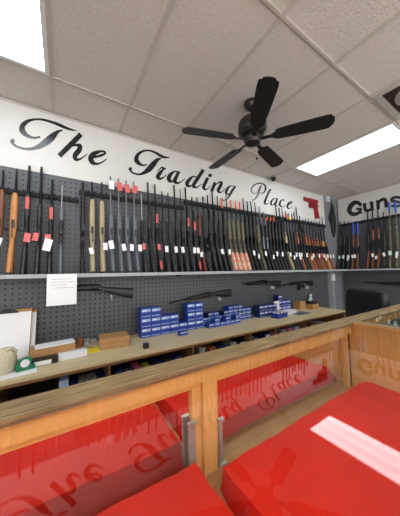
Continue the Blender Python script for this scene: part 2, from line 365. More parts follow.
# ------------------------------------------------------------------ pegboards, racks, shelves
pg = thing('pegboard', 'grey perforated pegboard covering the back wall behind the long guns', 'pegboard', (1, D, E-.5))
xs = [XL+.01, -5.725, -4.506, -3.287, -2.068, -.849, .37, 1.589, 2.808, 4.027, 4.62]
for a, b in zip(xs, xs[1:]):
    for z0, z1 in ((.002, E-.091), (E-.089, SZ-.001)):
        MB().box(a+.0015, b-.0015, D-.0085, D-.0005, z0, z1).move(Matrix.Translation((-1, -D, -E+.5))).build('panel', 'peg_x', pg, smooth=False)
pb = thing('pegboard', 'grey perforated pegboard covering the right wall below the bold sign', 'pegboard', (W, 1.5, E-.5))
for a, b in ((-.8, .02), (.02, 1.24), (1.24, D-.04)):
    for z0, z1 in ((.002, E-.091), (E-.089, E+.999)):
        MB().box(W-.0085, W-.0005, a+.0015, b-.0015, z0, z1).move(Matrix.Translation((-W, -1.5, -E+.5))).build('panel', 'peg_y', pb, smooth=False)
def rack(x0, x1, z, label, wallB=False):
    L = x1-x0; t = thing('barrel_rack', label, 'gun rack', (x0, D-.009, z) if not wallB else (W-.009, x1, z), 0 if not wallB else -PI/2, 'barrel racks')
    m = MB().box(0, L, -.026, 0, -.022, .016); k = 0
    m2 = MB(); n = int(L/.055)
    for i in range(n):
        x = (i+.5)*L/n; m2.loft([(-.03, x, -.03, .009, .006), (-.012, x, -.034, .016, .012), (.006, x, -.033, .014, .011), (.024, x, -.03, .006, .006)], n=8)
    m.build('rail', 'rack', t, smooth=False); m2.build('foam_teeth', 'rack', t)
rack(-1.2, .122, E+.735, 'low black barrel rack strip at the left end of the back wall')
rack(.128, 1.30, E+.82, 'middle-height black barrel rack strip behind the tan and slate rifles')
rack(1.31, 4.6, E+.90, 'long high black barrel rack strip on the right part of the back wall')
rack(.3, 2.42, E+.965, 'black barrel rack strip on the right wall under the bold letters', True)
SH = E+.005; SY = D-.27; SXB = W-.27
sh = thing('rack_shelf', 'long grey shelf along the back wall holding the standing long guns', 'shelf', (1, D, SH))
MB().box(-2.2, W-.28, SY, D-.009, SH-.012, SH).move(Matrix.Translation((-1, -D, -SH))).build('board', 'rack', sh, smooth=False)
MB().box(-2.2, W-.28, SY-.012, SY, SH-.026, SH+.006).move(Matrix.Translation((-1, -D, -SH))).build('front_edge', 'shelf_grey', sh, smooth=False)
for x in (-1.2, 0, 1.2, 2.4, 3.6): MB().prism([(x, D-.009, SH-.012), (x, SY+.02, SH-.012), (x, D-.009, SH-.05)], (.012, 0, 0)).move(Matrix.Translation((-1, -D, -SH))).build('bracket', 'rack', sh, smooth=False)
sh = thing('rack_shelf', 'grey shelf on the right wall holding the long guns with blue tips', 'shelf', (W, 1.5, SH))
MB().box(SXB, W-.009, -.5, D-.0095, SH-.012, SH).move(Matrix.Translation((-W, -1.5, -SH))).build('board', 'rack', sh, smooth=False)
MB().box(SXB-.012, SXB, -.5, D-.28, SH-.026, SH+.006).move(Matrix.Translation((-W, -1.5, -SH))).build('front_edge', 'shelf_grey', sh, smooth=False)

# ------------------------------------------------------------------ long guns (local: butt at z=0, muzzle up, trigger side towards -y)
def cyl(z0, z1, y, r, x=0, r1=None, n=10): return MB().loft([(z0, x, y, r, r), (z1, x, y, r1 or r, r1 or r)], n=n, sq=1)
def guard(z, y): return MB().tube([(0, y, z-.045), (0, y-.022, z-.04), (0, y-.03, z-.015), (0, y-.028, z+.015), (0, y-.016, z+.03), (0, y, z+.035)], .0035, 6)
def price_tag(t, z, y, m='paper', s=1, dx=None):
    dx = random.choice((-.016, .016, .02)) if dx is None else dx
    a = random.uniform(-.25, .25)
    o = MB().box(-.019*s, .019*s, -.0012, .0012, -.034*s, .034*s, rot=Matrix.Rotation(a, 3, 'Y')).build('price_tag', m, t, smooth=False, loc=(dx, y, z))
    if m != 'paper': o['label'] = 'red and white tag' if m == 'red_white' else 'tinted tag'
    return o
def stock_secs(full, z_tip, w=1.0):
    """butt, wrist, action area and (if full) the fore-end in one piece"""
    s = [(0, 0, -.066, .017, .052), (.012, 0, -.066, .020, .055), (.10, 0, -.052, .0195, .045), (.20, 0, -.034, .018, .034), (.265, 0, -.024, .015, .024),
         (.305, 0, -.014, .0155, .021), (.34, 0, -.008, .020, .024), (.42, 0, -.006, .022, .024)]
    if full: s += [(.52, 0, -.005, .0215, .023), (.60, 0, -.003, .0215, .021), (z_tip-.03, 0, .0, .0185, .018), (z_tip-.006, 0, .002, .015, .014), (z_tip, 0, .003, .010, .010)]
    return [(z, x, y, hx*w, hy) for z, x, y, hx, hy in s]
def bolt_rifle(t, L, stock='black_poly', metal='black_steel', tip=.72, sleeve=None, muzzle=None, **k):
    MB().loft(stock_secs(True, tip, 1.12)).build('stock', stock, t)
    MB().loft([(0, 0, -.066, .0205, .056), (.014, 0, -.066, .0205, .056)]).move(Matrix.Translation((0, 0, -.0))).build('recoil_pad', 'black_poly', t)
    MB().loft([(.50, 0, .016, .012, .012), (.60, 0, .016, .0105, .0105), (L, 0, .016, .0075, .0075)], n=10, sq=1).build('barrel', metal, t)
    r = MB().loft([(.35, 0, .014, .010, .011), (.37, 0, .014, .014, .015), (.50, 0, .014, .014, .015), (.52, 0, .015, .011, .012)]).build('receiver', metal, t)
    MB().tube([(.010, .014, .39), (.032, .004, .384), (.040, -.008, .378)], [.004, .004, .007]).build('bolt_handle', metal, r)
    MB().box(-.011, .011, -.036, -.026, .385, .455, bev=.003).build('magazine', 'black_poly', t)
    guard(.35, -.028).build('trigger_guard', 'black_poly', t)
    if muzzle: cyl(L-muzzle[1], L+.001, .016, .0105).build('muzzle_tip', muzzle[0], t)
def shotgun(t, L, stock='black_poly', metal='black_steel', fore=None, sleeve=False, low=False, muzzle=None, tip=.70, **k):
    MB().loft([(z, x, y, hx, hy) for z, x, y, hx, hy in stock_secs(False, 0)][:7]).build('stock', stock, t)
    MB().loft([(0, 0, -.066, .0205, .056), (.016, 0, -.066, .0205, .056)]).build('recoil_pad', 'black_poly', t)
    MB().loft([(.325, 0, .0, .016, .024), (.34, 0, .002, .019, .031), (.50, 0, .002, .019, .031), (.515, 0, .006, .014, .024)], sq=.6).build('receiver', metal, t)
    MB().loft([(.50, 0, .016, .0115, .0115), (L, 0, .016, .0095, .0095)], n=10, sq=1).build('barrel', metal, t)
    cyl(.50, min(tip+.12, L-.05), -.010, .011).build('magazine_tube', metal, t)
    f = MB().loft([(tip-.20, 0, -.006, .0185, .020), (tip-.19, 0, -.006, .021, .023), (tip-.02, 0, -.006, .020, .022), (tip, 0, -.006, .016, .018)]).build('fore_end', fore or stock, t)
    if sleeve:
        o = MB().box(-.0135, .0135, -.0315, -.026, tip-.14, tip-.03, bev=.002).build('printed_label', 'red_label', f); o['label'] = 'red printed label'
    if low:
        o = MB().prism([(-.012, -.117, .03), (.012, -.117, .03), (.012, -.098, .12), (-.012, -.098, .12)], (0, .012, 0)).build('printed_label', 'red_label', t, smooth=False); o['label'] = 'red printed label on the stock'
    guard(.345, -.028).build('trigger_guard', 'black_poly', t)
    if muzzle: cyl(L-muzzle[1], L+.001, .016, .0125).build('muzzle_tip', muzzle[0], t)
def ar_rifle(t, L, stock='black_poly', metal='black_poly', fore=None, tip=.74, wide=1, **k):
    MB().loft([(0, 0, -.04, .017, .055), (.02, 0, -.04, .019, .056), (.09, 0, -.02, .019, .034), (.15, 0, -.006, .018, .021)]).build('stock', stock, t)
    cyl(.14, .27, .0, .014).build('buffer_tube', 'black_steel', t)
    r = MB().loft([(.25, 0, -.006, .016, .028), (.27, 0, -.008, .017, .034), (.42, 0, -.006, .018, .034), (.435, 0, .002, .018, .024)], sq=.5).build('receiver', metal, t)
    MB().box(-.042, .042, .012, .020, .262, .272, bev=.003).build('charging_handle', metal, r)
    MB().prism([(-.011, -.035, .345), (-.011, -.035, .405), (-.011, -.085, .425), (-.011, -.125, .440), (-.011, -.125, .380), (-.011, -.08, .365)], (.022, 0, 0)).build('magazine', 'black_poly', t, smooth=False)
    MB().loft([(0, 0, 0, .013, .017), (.085, 0, 0, .014, .020)]).move(Matrix.Translation((0, -.03, .295)) @ Matrix.Rotation(math.radians(118), 4, 'X')).build('pistol_grip', 'black_poly', t)
    hg = MB().loft([(.43, 0, .004, .021, .024), (tip, 0, .004, .0195, .022)], n=8, sq=.9)
    for i in range(9):
        z = .45+i*(tip-.47)/8; hg.box(-.0245*wide, .0245*wide, -.006, .014, z-.008, z+.006); hg.box(-.009, .009, .024, .031, z-.008, z+.006)
    hg.build('handguard', fore or stock, t, smooth=False)
    b = cyl(tip-.02, L-.05, .004, .009).build('barrel', 'black_steel', t)
    MB().loft([(L-.055, 0, .004, .0125, .0125), (L-.03, 0, .004, .0105, .0105), (L-.025, 0, .004, .0125, .0125), (L, 0, .004, .012, .012)], sq=1).build('muzzle_brake', 'black_steel', b)
    guard(.34, -.038).build('trigger_guard', 'black_poly', t)
def slim_rifle(t, L, stock='slate', metal='silver', tip=.70, **k):
    MB().loft([(0, 0, -.05, .016, .046), (.015, 0, -.05, .018, .048), (.16, 0, -.03, .018, .036), (.26, 0, -.012, .014, .022), (.30, 0, -.008, .012, .018)]).build('stock', stock, t)
    MB().loft([(.28, 0, .0, .014, .026), (.30, 0, .0, .017, .030), (.48, 0, .002, .017, .028), (.50, 0, .004, .013, .018)], sq=.55).build('receiver', 'black_poly', t)
    MB().loft([(.48, 0, .004, .017, .020), (tip-.03, 0, .004, .017, .020), (tip, 0, .004, .012, .014)], sq=.6).build('fore_end', stock, t)
    MB().box(-.010, .010, -.075, -.025, .35, .40, bev=.003).build('magazine', 'black_poly', t)
    cyl(tip-.02, L, .008, .0065, r1=.0055).build('barrel', metal, t)
    guard(.30, -.028).build('trigger_guard', 'black_poly', t)
def wood_carbine(t, L, stock='redwood', metal='black_steel', tip=.74, **k):
    MB().loft([(0, 0, -.062, .017, .048), (.012, 0, -.062, .020, .052), (.12, 0, -.046, .0195, .040), (.23, 0, -.026, .017, .027), (.29, 0, -.014, .016, .022), (.31, 0, -.012, .015, .02)]).build('stock', stock, t)
    MB().loft([(.30, 0, .0, .013, .026), (.31, 0, .0, .017, .030), (.45, 0, .0, .017, .030), (.46, 0, .002, .014, .024)], sq=.55).build('receiver', metal, t)
    MB().loft([(.455, 0, -.004, .020, .022), (.55, 0, -.004, .021, .022), (tip-.06, 0, -.002, .0185, .019), (tip, 0, .0, .014, .014)]).build('fore_end', stock, t)
    MB().loft([(.45, 0, .018, .010, .010), (L, 0, .018, .0075, .0075)], n=10, sq=1).build('barrel', metal, t)
    MB().loft([(tip-.05, 0, .006, .0195, .026), (tip-.03, 0, .006, .0195, .026)]).build('barrel_band', metal, t)
    guard(.33, -.027).build('trigger_guard', metal, t)
KIND = {'bolt': (bolt_rifle, 'bolt_action_rifle', 'rifle'), 'pump': (shotgun, 'pump_shotgun', 'shotgun'), 'ar': (ar_rifle, 'tactical_rifle', 'rifle'), 'slim': (slim_rifle, 'semi_automatic_rifle', 'rifle'), 'wood': (wood_carbine, 'wooden_carbine', 'rifle')}
def place_gun(u, v, kind, label, wallB=False, zr=None, tags=(), group=None, **k):
    fn, name, cat = KIND[kind]
    p = at_y(u, v, D-.075) if not wallB else at_x(u, v, W-.075)
    L = p.z-SH
    foot = .135; a = math.atan((foot-.050-.03)/max(.5, (zr-SH)))
    loc = (p.x, D-foot, SH+.004) if not wallB else (W-foot, p.y, SH+.004)
    t = thing(name, label, cat, loc, 0, group)
    t.rotation_euler = (-a, 0, 0 if not wallB else -PI/2)
    fn(t, L/math.cos(a), **k)
    for z, y, m, s in tags: price_tag(t, z, y, m, s)
    return t
T1 = (.25, -.105, 'paper', 1); T2 = (.20, -.12, 'paper', .9); TR = (.27, -.10, 'red_white', .9)
# u, v (muzzle), kind, look, options
GUNS = [
 (3.0, 169.5, 'bolt', 'rifle with reddish walnut stock', dict(stock='walnut', tip=.715, tags=[T1])),
 (16.2, 170, 'bolt', 'rifle with honey-coloured wood stock', dict(stock='honey', tip=.70)),
 (29.2, 165, 'pump', 'black shotgun with red label and tag', dict(sleeve=True, tip=.70, tags=[(.30, -.085, 'red_white', 1.1)])),
 (41.4, 166, 'pump', 'plain black pump shotgun with red tag', dict(tip=.62, tags=[(.31, -.085, 'red_white', 1)])),
 (52.3, 179.5, 'pump', 'black shotgun, red label, two white tags', dict(sleeve=True, tip=.63, tags=[(.30, -.085, 'red_white', 1.1), (.24, -.11, 'paper', 1.5)])),
 (62.3, 185, 'slim', 'grey rifle with thin silver barrel', dict(stock='slate', metal='silver', tip=.63)),
 (83, 183, 'ar', 'black tactical rifle with ribbed handguard', dict(tip=.80)),
 (92.3, 181.5, 'bolt', 'tan-stocked rifle with dark barrel', dict(stock='tan', tip=.74, tags=[T2])),
 (102, 182, 'bolt', 'tan-stocked rifle with white tag', dict(stock='tan', tip=.74, tags=[T1])),
 (111, 176, 'bolt', 'slate rifle with white muzzle tag', dict(stock='slate', metal='grey_steel', tip=.50, tags=[(.27, -.10, 'paper', 1.2)], top='paper')),
 (119, 178, 'bolt', 'slate rifle with red muzzle tag', dict(stock='slate', metal='grey_steel', tip=.50, tags=[T1], top='red_white')),
 (126.5, 180, 'bolt', 'slate rifle with red muzzle tag', dict(stock='slate', metal='grey_steel', tip=.50, tags=[T1], top='red_white')),
 (134.3, 181, 'bolt', 'slate rifle with red muzzle tag', dict(stock='slate', metal='grey_steel', tip=.50, tags=[T1], top='red_white')),
 (141.5, 194, 'slim', 'dark rifle with thin silver barrel', dict(stock='black_poly', metal='silver', tip=.58, tags=[TR])),
 (148.5, 182, 'pump', 'black pump shotgun', dict(tip=.68)),
 (155.5, 184, 'pump', 'black shotgun with red labels', dict(tip=.70, sleeve=True, low=True, tags=[TR])),
 (162.5, 191, 'bolt', 'black synthetic rifle', dict(tip=.58, tags=[T1])),
 (168.6, 192.5, 'bolt', 'black synthetic rifle', dict(tip=.60, tags=[T1])),
 (175, 184.5, 'pump', 'black pump shotgun', dict(tip=.66, tags=[T1])),
 (180.7, 189, 'slim', 'black slim rifle', dict(stock='black_poly', metal='black_steel', tip=.62)),
 (186.3, 187, 'pump', 'black shotgun with red label', dict(tip=.70, sleeve=True, tags=[T1])),
 (192.3, 197, 'pump', 'black shotgun with low red label', dict(tip=.66, sleeve=True, low=True, tags=[T1, T2])),
 (197.7, 197, 'wood', 'carbine with reddish wood stock', dict(stock='redwood', tip=.74)),
 (203, 197, 'ar', 'black tactical rifle', dict(tip=.74)),
 (208, 195, 'pump', 'black shotgun', dict(tip=.70)),
 (213, 191, 'pump', 'black shotgun', dict(tip=.74, tags=[T1])),
 (218, 196, 'bolt', 'black synthetic rifle', dict(tip=.72)),
 (222.2, 199, 'pump', 'black shotgun with orange muzzle tip', dict(tip=.70, muzzle=('orange_tip', .13), tags=[T1])),
 (227, 195, 'bolt', 'camouflage rifle with orange stock', dict(stock='camo', tip=.74, blz=1)),
 (231.5, 200, 'bolt', 'camouflage rifle with orange muzzle and stock', dict(stock='camo', tip=.74, blz=1, muzzle=('orange_tip', .12))),
 (236, 201, 'bolt', 'camouflage rifle with orange muzzle and stock', dict(stock='camo', tip=.74, blz=1, muzzle=('orange_tip', .12))),
 (240.3, 202, 'bolt', 'camouflage rifle with orange muzzle and stock', dict(stock='camo', tip=.72, blz=1, muzzle=('orange_tip', .12))),
 (244, 198, 'pump', 'black shotgun with white tag', dict(tip=.72, tags=[T1])),
 (248, 201, 'pump', 'black shotgun', dict(tip=.72, tags=[T2])),
 (251.7, 201, 'pump', 'black shotgun', dict(tip=.74)),
 (255.7, 202, 'bolt', 'camouflage rifle', dict(stock='camo', tip=.70, tags=[T1])),
 (260, 206.5, 'pump', 'black shotgun', dict(tip=.72, metal='grey_steel')),
 (264, 212, 'pump', 'black shotgun with steel receiver', dict(tip=.72, metal='grey_steel', tags=[T2])),
 (267.3, 217, 'pump', 'black shotgun with orange muzzle', dict(tip=.70, muzzle=('orange_tip', .07), tags=[T1])),
 (270.8, 217.5, 'pump', 'black shotgun with orange muzzle', dict(tip=.70, muzzle=('orange_tip', .07))),
 (274, 217.5, 'pump', 'black shotgun with orange muzzle', dict(tip=.70, muzzle=('orange_tip', .07), tags=[T1])),
 (276.8, 206.5, 'pump', 'black shotgun', dict(tip=.70)),
 (280, 207.5, 'pump', 'black shotgun', dict(tip=.72, tags=[T1])),
 (283, 208, 'wood', 'carbine with tan fore-end', dict(stock='tan', tip=.64, tags=[T2])),
 (286.2, 211, 'bolt', 'black rifle with red muzzle tag', dict(tip=.66, tags=[T1], top='red_white')),
 (289.0, 213, 'bolt', 'black rifle with yellow muzzle tag', dict(tip=.68, tags=[T1, T2], top='yellow')),
 (292.4, 214, 'bolt', 'black rifle', dict(tip=.70, tags=[T1])),
 (294.8, 212, 'wood', 'rifle with orange wood stock', dict(stock='orange_wood', tip=.66)),
 (297.3, 207, 'pump', 'black shotgun', dict(tip=.70, tags=[T1])),
 (300.4, 216, 'pump', 'black shotgun', dict(tip=.66, tags=[T2])),
 (303.4, 219, 'wood', 'rifle with orange wood stock', dict(stock='orange_wood', tip=.66, tags=[T1])),
 (306.3, 219, 'wood', 'rifle with orange wood stock', dict(stock='orange_wood', tip=.62)),
 (309.2, 219, 'wood', 'rifle with reddish wood stock', dict(stock='redwood', tip=.58, tags=[T1])),
 (312, 220.5, 'wood', 'rifle with walnut stock', dict(stock='walnut', tip=.60, tags=[TR])),
 (314.8, 220, 'wood', 'rifle with orange wood stock', dict(stock='orange_wood', tip=.60, tags=[T1, T2])),
 (317.6, 221, 'wood', 'rifle with reddish wood stock', dict(stock='redwood', tip=.56, tags=[T1])),
 (320.3, 221, 'wood', 'rifle with honey wood stock', dict(stock='honey', tip=.56, tags=[T1])),
 (323, 217, 'wood', 'rifle with walnut stock', dict(stock='walnut', tip=.54, tags=[T1])),
]
for i, (u, v, kind, look, k) in enumerate(GUNS):
    k = dict(k); top = k.pop('top', None); blz = k.pop('blz', None)
    zr = E+(.735 if u < 80 else .82 if u < 187 else .90)
    t = place_gun(u, v, kind, '%s, %s from the left on the back wall rack' % (look, ordinal(i+1)), zr=zr, group='long guns on the back wall rack', **k)
    if blz:
        for c in t.children:
            if c.name.split('.')[0] == 'stock':
                o = MB().loft([(.003, 0, -.066, .0225, .0575), (.10, 0, -.052, .0225, .0475), (.20, 0, -.034, .021, .0365), (.255, 0, -.026, .018, .027)]).build('butt_cover', 'blaze', c); o['label'] = 'orange and white butt section'
    if top:
        L = at_y(u, v, D-.075).z-SH
        price_tag(t, L-.10, -.012, top, 1.35 if top != 'yellow' else .9, dx=.004)
GB = [
 (339.7, 221, 'pump', 'black shotgun', dict(tip=.70, tags=[(.25, -.105, 'paper_teal', 1)])),
 (343.8, 221.5, 'pump', 'black shotgun', dict(tip=.70, tags=[T1])),
 (348.5, 221.5, 'bolt', 'black rifle with white tag', dict(tip=.70, tags=[T1, T2])),
 (352.7, 223.5, 'wood', 'brown-stocked carbine with blue muzzle', dict(stock='walnut', tip=.70, tags=[T1], blue=.24)),
 (357.3, 223.5, 'wood', 'brown-stocked carbine with blue muzzle', dict(stock='walnut', tip=.70, tags=[T1], blue=.24)),
 (366.8, 209, 'pump', 'tall black shotgun with wood stock', dict(stock='walnut', fore='black_poly', tip=.70)),
 (371.7, 209, 'pump', 'tall black shotgun with wood fore-end', dict(stock='walnut', tip=.76, tags=[T1])),
 (377.2, 208, 'pump', 'tall black shotgun with wood fore-end', dict(stock='walnut', tip=.76, tags=[T2])),
 (383, 212, 'bolt', 'black rifle', dict(tip=.74, tags=[T1])),
 (388.2, 202, 'pump', 'camouflage shotgun with blue muzzle', dict(stock='camo', metal='camo', tip=.78, tags=[(.27, -.105, 'paper_teal', 1.2)], blue=.17)),
 (394.8, 202, 'pump', 'camouflage shotgun with blue muzzle', dict(stock='camo', metal='camo', tip=.78, tags=[T1, T2], blue=.19)),
]
for i, (u, v, kind, look, k) in enumerate(GB):
    k = dict(k); blue = k.pop('blue', None)
    t = place_gun(u, v, kind, '%s, %s from the corner on the right wall rack' % (look, ordinal(i+1)), wallB=True, zr=E+.965, group='long guns on the right wall rack', **k)
    if blue:
        L = at_x(u, v, W-.075).z-SH
        o = cyl(L-blue, L+.004, .016, .0145).build('muzzle_cover', 'blue_tip', t); o['label'] = 'bright blue muzzle cover'

# long guns hung flat on the lower pegboards
HM = Matrix(((0, 0, -1, 0), (-1, 0, 0, 0), (0, 1, 0, 0), (0, 0, 0, 1)))
def hung(u_butt, u_muz, v, kind, label, rot=0, tagm=True, **k):
    fn, name, cat = KIND[kind]; a = at_y(u_butt, v, D-.05); b = at_y(u_muz, v, D-.05)
    t = thing(name, label, cat, (0, 0, 0), 0, 'long guns hung on the lower pegboard')
    fn(t, abs(a.x-b.x), **k)
    t.matrix_world = Matrix.Translation((a.x, D-.052, a.z)) @ Matrix.Rotation(rot, 4, 'Y') @ HM
    hk = MB()
    for z in (.30, .62): hk.tube([(-.043, -.036, z), (0, -.036, z), (.03, -.036, z), (.034, -.028, z)], .003, 6)
    hk.build('pegboard_hook', 'chrome', t)
    if tagm: price_tag(t, .22, -.10, 'paper', 1.1, dx=.02).rotation_euler = (PI/2, 0, PI/2)
    return t
def pistol_grip_gun(t, L, **k):
    shotgun(t, L, stock='black_poly', tip=.60)
hung(133, 58, 287, 'pump', 'black pump shotgun hung flat on lower pegboard beside the notice sheet', math.radians(2), tip=.62)
hung(230, 168, 288, 'bolt', 'black rifle with white tag hung flat above the blue boxes', math.radians(-9), tip=.66)
hung(280, 243, 280, 'pump', 'black shotgun hung flat, third gun on the lower pegboard', math.radians(-3), tip=.62)
hung(312, 283, 281, 'ar', 'black tactical rifle hung flat with magazine, nearest the corner', math.radians(-3), tip=.66)
p = at_x(366, 283, W-.052)
t = thing('pump_shotgun', 'black shotgun hung flat on the lower pegboard of the right wall', 'shotgun', (0, 0, 0)); shotgun(t, .98, tip=.64)
t.matrix_world = Matrix.Translation((W-.052, p.y-.98, p.z)) @ Matrix(((-1, 0, 0, 0), (0, 0, 1, 0), (0, 1, 0, 0), (0, 0, 0, 1)))

# corner fittings
t = thing('motion_sensor', 'small white sensor box high on the grey corner wall', 'sensor', tuple(at_y(326.5, 199, D)))
MB().box(-.045, .045, -.05, 0, -.06, .05, bev=.012).build('housing', 'paper', t); MB().box(-.02, .02, -.054, -.049, -.035, -.005, bev=.003).build('window', 'shelf_grey', t)
p = at_y(332, 219, D)
t = thing('holster_rig', 'black leather holster rig hanging on the grey corner wall', 'holster', (4.9, D, p.z))
MB().loft([(-.40, .02, -.03, .012, .012), (-.30, .02, -.035, .045, .02), (-.12, .01, -.04, .075, .03), (0, -.02, -.045, .10, .035), (.10, 0, -.04, .075, .03), (.24, .03, -.03, .035, .015), (.34, .04, -.02, .02, .008)], n=14).build('pouch', 'leather', t)
MB().loft([(-.06, -.08, -.06, .05, .02), (.05, -.08, -.06, .06, .022)], n=10).build('flap', 'leather', t)
MB().box(.03, .055, -.012, -.006, .3, .42).build('strap', 'leather', t); MB().tube([(.042, 0, .41), (.042, -.03, .41), (.042, -.035, .42)], .005).build('hook', 'chrome', t)
p = at_y(277.7, 181, D-.2)
t = thing('security_camera', 'small dark dome camera on the ceiling above the word Place', 'camera', (p.x, D-.12, CEIL))
MB().lathe([(.045, 0), (.05, -.012), (.045, -.02)]).build('mount', 'shelf_grey', t); MB().lathe([(.04, -.018), (.043, -.035), (.034, -.062), (.016, -.078), (.002, -.082)]).build('dome', 'black_steel', t)
t = thing('cable_conduit', 'grey vertical metal conduit with outlet box in the wall corner', 'conduit', (4.80, D, .9))
MB().box(-.02, .02, -.028, 0, -.6, .46).build('channel', 'shelf_grey', t); MB().box(-.04, .04, -.045, 0, .28, .42, bev=.006).build('outlet_box', 'paper', t)
t = thing('plastic_bottle', 'pale spray bottle standing on the bench end by the corner', 'bottle', (3.88, 2.40, E-.66))
MB().lathe([(.035, 0), (.038, .01), (.038, .12), (.03, .15), (.014, .17), (.014, .19)]).build('body', 'paper_teal', t)
MB().box(-.02, .035, -.012, .012, .185, .225, bev=.005).build('spray_head', 'carton_white', t)

# ------------------------------------------------------------------ ceiling fan
FX, FY, FZ = 1.455, 1.380, E+1.20
fan = thing('ceiling_fan', 'black five-blade ceiling fan hanging in the middle of the ceiling', 'fan', (FX, FY, CEIL))
H0 = FZ-CEIL
MB().lathe([(.062, 0), (.066, -.02), (.055, -.05), (.03, -.07), (.018, -.075)]).build('canopy', 'fan_black', fan)
MB().lathe([(.014, -.07), (.014, H0+.20)]).build('downrod', 'fan_black', fan)
MB().lathe([(.02, H0+.215), (.07, H0+.205), (.115, H0+.175), (.13, H0+.14), (.13, H0+.085), (.12, H0+.06), (.085, H0+.035), (.075, H0+.03)], n=40).build('motor_housing', 'fan_black', fan)
MB().lathe([(.075, H0+.032), (.08, H0+.0), (.065, H0-.035), (.03, H0-.05), (.004, H0-.052)], n=32).build('switch_housing', 'fan_black', fan)
pc = MB().tube([(.045, 0, H0-.03), (.046, 0, H0-.15)], .0015, 6).build('pull_chain', 'chrome', fan)
MB().lathe([(.003, H0-.148), (.009, H0-.158), (.009, H0-.168), (.002, H0-.176)], (.046, 0), 12).build('pull_knob', 'fan_black', pc)
for k in range(5):
    a = math.radians(-126.1+72*k); R = Matrix.Rotation(a, 4, 'Z') @ Matrix.Translation((0, 0, H0)) @ Matrix.Rotation(math.radians(-12), 4, 'X')
    # blade: rounded paddle
    n = 14; pts = []
    prof = [(.20, .050), (.23, .058), (.34, .064), (.50, .069), (.58, .070), (.62, .067), (.632, .045), (.645, .038)]
    poly = [(x, w, 0) for x, w in prof]+[(.652, 0, 0)]+[(x, -w, 0) for x, w in reversed(prof)]
    b = MB().prism([R @ Vector(p) for p in poly], R.to_3x3() @ Vector((0, 0, .007))).build('blade', 'fan_black', fan, smooth=False)
    MB().prism([R @ Vector(p) for p in [(.07, .02, -.006), (.16, .016, -.006), (.20, .04, -.006), (.27, .03, -.006), (.28, 0, -.006), (.27, -.03, -.006), (.20, -.04, -.006), (.16, -.016, -.006), (.07, -.02, -.006)]], R.to_3x3() @ Vector((0, 0, .0055))).build('blade_iron', 'fan_black', b, smooth=False)

# ------------------------------------------------------------------ workbench along the back wall
BZ = E-.66; BY = 1.85; BX0, BX1 = -2.0, 3.95
wb = thing('workbench', 'long plywood-topped workbench with open cubbies along the back wall', 'workbench', (1, 2.15, 0))
IW = Matrix.Translation((-1, -2.15, 0))
MB().box(BX0, BX1, BY, D-.009, BZ-.018, BZ).move(IW).build('top', 'bench_top', wb, smooth=False)
MB().box(BX0, BX1, BY-.012, BY+.01, BZ-.034, BZ-.0185).move(IW).build('edge_strip', 'bench_edge', wb, smooth=False)
MB().box(BX0, BX1, BY+.02, D-.03, BZ-.36, BZ-.34).move(IW).build('lower_shelf', 'bench_edge', wb, smooth=False)
MB().box(BX0, BX1, D-.028, D-.009, .0, BZ-.019).move(IW).build('back_panel', 'dark_gap', wb, smooth=False)
MB().box(BX0, BX1, BY+.05, BY+.07, 0, BZ-.361).move(IW).build('kick_panel', 'bench_edge', wb, smooth=False)
DV = [at_y(u, v, BY+.03).x for u, v in ((109, 370), (192.5, 352), (250, 337), (275, 331), (305, 324))]
for x in [-1.98, -.9, -.35]+DV+[BX1-.02]:
    MB().box(x-.009, x+.009, BY+.015, D-.03, BZ-.339, BZ-.0185).move(IW).build('divider', 'bench_edge', wb, smooth=False)
LS = BZ-.34
def carton(name, x, y, z, w, d, h, m, label, cat='box', rz=0, group=None, panel=None, stripe=None, lid=None):
    t = thing(name, label, cat, (x, y, z), rz, group)
    MB().box(-w/2, w/2, -d/2, d/2, 0, h, bev=min(.0015, h*.1)).build('carton', m, t, smooth=False)
    if panel:
        MB().box(-w*.42, w*.42, -d/2-.0008, -d/2+.0005, h*.50, h*.90).build('printed_panel', panel, t, smooth=False)
    if stripe:
        MB().box(-w*.46, w*.46, -d/2-.0008, -d/2+.0005, h*.12, h*.30).build('printed_band', stripe, t, smooth=False)
    if lid:
        MB().box(-w/2-.001, w/2+.001, -d*.03, d*.03, h*.7, h+.0008).build('tape', lid, t, smooth=False)
    return t
# stock on the lower shelf of the bench
cub = [(64, 'carton_grey'), (70, 'navy_box'), (76, 'patterned'), (83, 'patterned'), (90, 'navy_box'), (118, 'navy_box'), (127, 'black_poly'), (137, 'pink'), (147, 'yellow_box'), (157, 'navy_box'), (166, 'black_poly'), (176, 'navy_box'), (200, 'patterned'), (210, 'orange_wood'), (220, 'navy_box'), (231, 'patterned'), (240, 'black_poly'), (257, 'carton_grey'), (265, 'navy_box'), (281, 'patterned'), (287, 'pink'), (294, 'carton_grey'), (311, 'redwood'), (317, 'patterned'), (322, 'carton_grey')]
CN = {'carton_grey': 'pale blue', 'navy_box': 'navy', 'patterned': 'black and white printed', 'black_poly': 'black', 'pink': 'pink', 'yellow_box': 'yellow', 'orange_wood': 'orange', 'redwood': 'red-brown'}
prevx = None
for i, (u, m) in enumerate(cub):
    x = at_y(u, 372-(u-64)*.185, BY+.14).x
    nx = at_y(u+7, 372, BY+.14).x-x; w = min(max(nx*.92, .06), .13)
    for dv in DV:
        if abs(x-dv) < w/2+.012: x = dv+(w/2+.014)*(1 if x > dv else -1)
    if prevx and x-w/2 < prevx+.003: x = prevx+.004+w/2
    prevx = x+w/2
    hh = random.uniform(.17, .24)
    carton('carton', x, BY+.17, LS, w, .16, hh, m, '%s carton under the bench, %s from the left on the lower shelf' % (CN[m], ordinal(i+1)), 'box', 0, 'cartons in the bench cubbies', panel='carton_white' if m in ('navy_box', 'black_poly') else None, stripe='carton_white' if m in ('pink', 'yellow_box') else None)

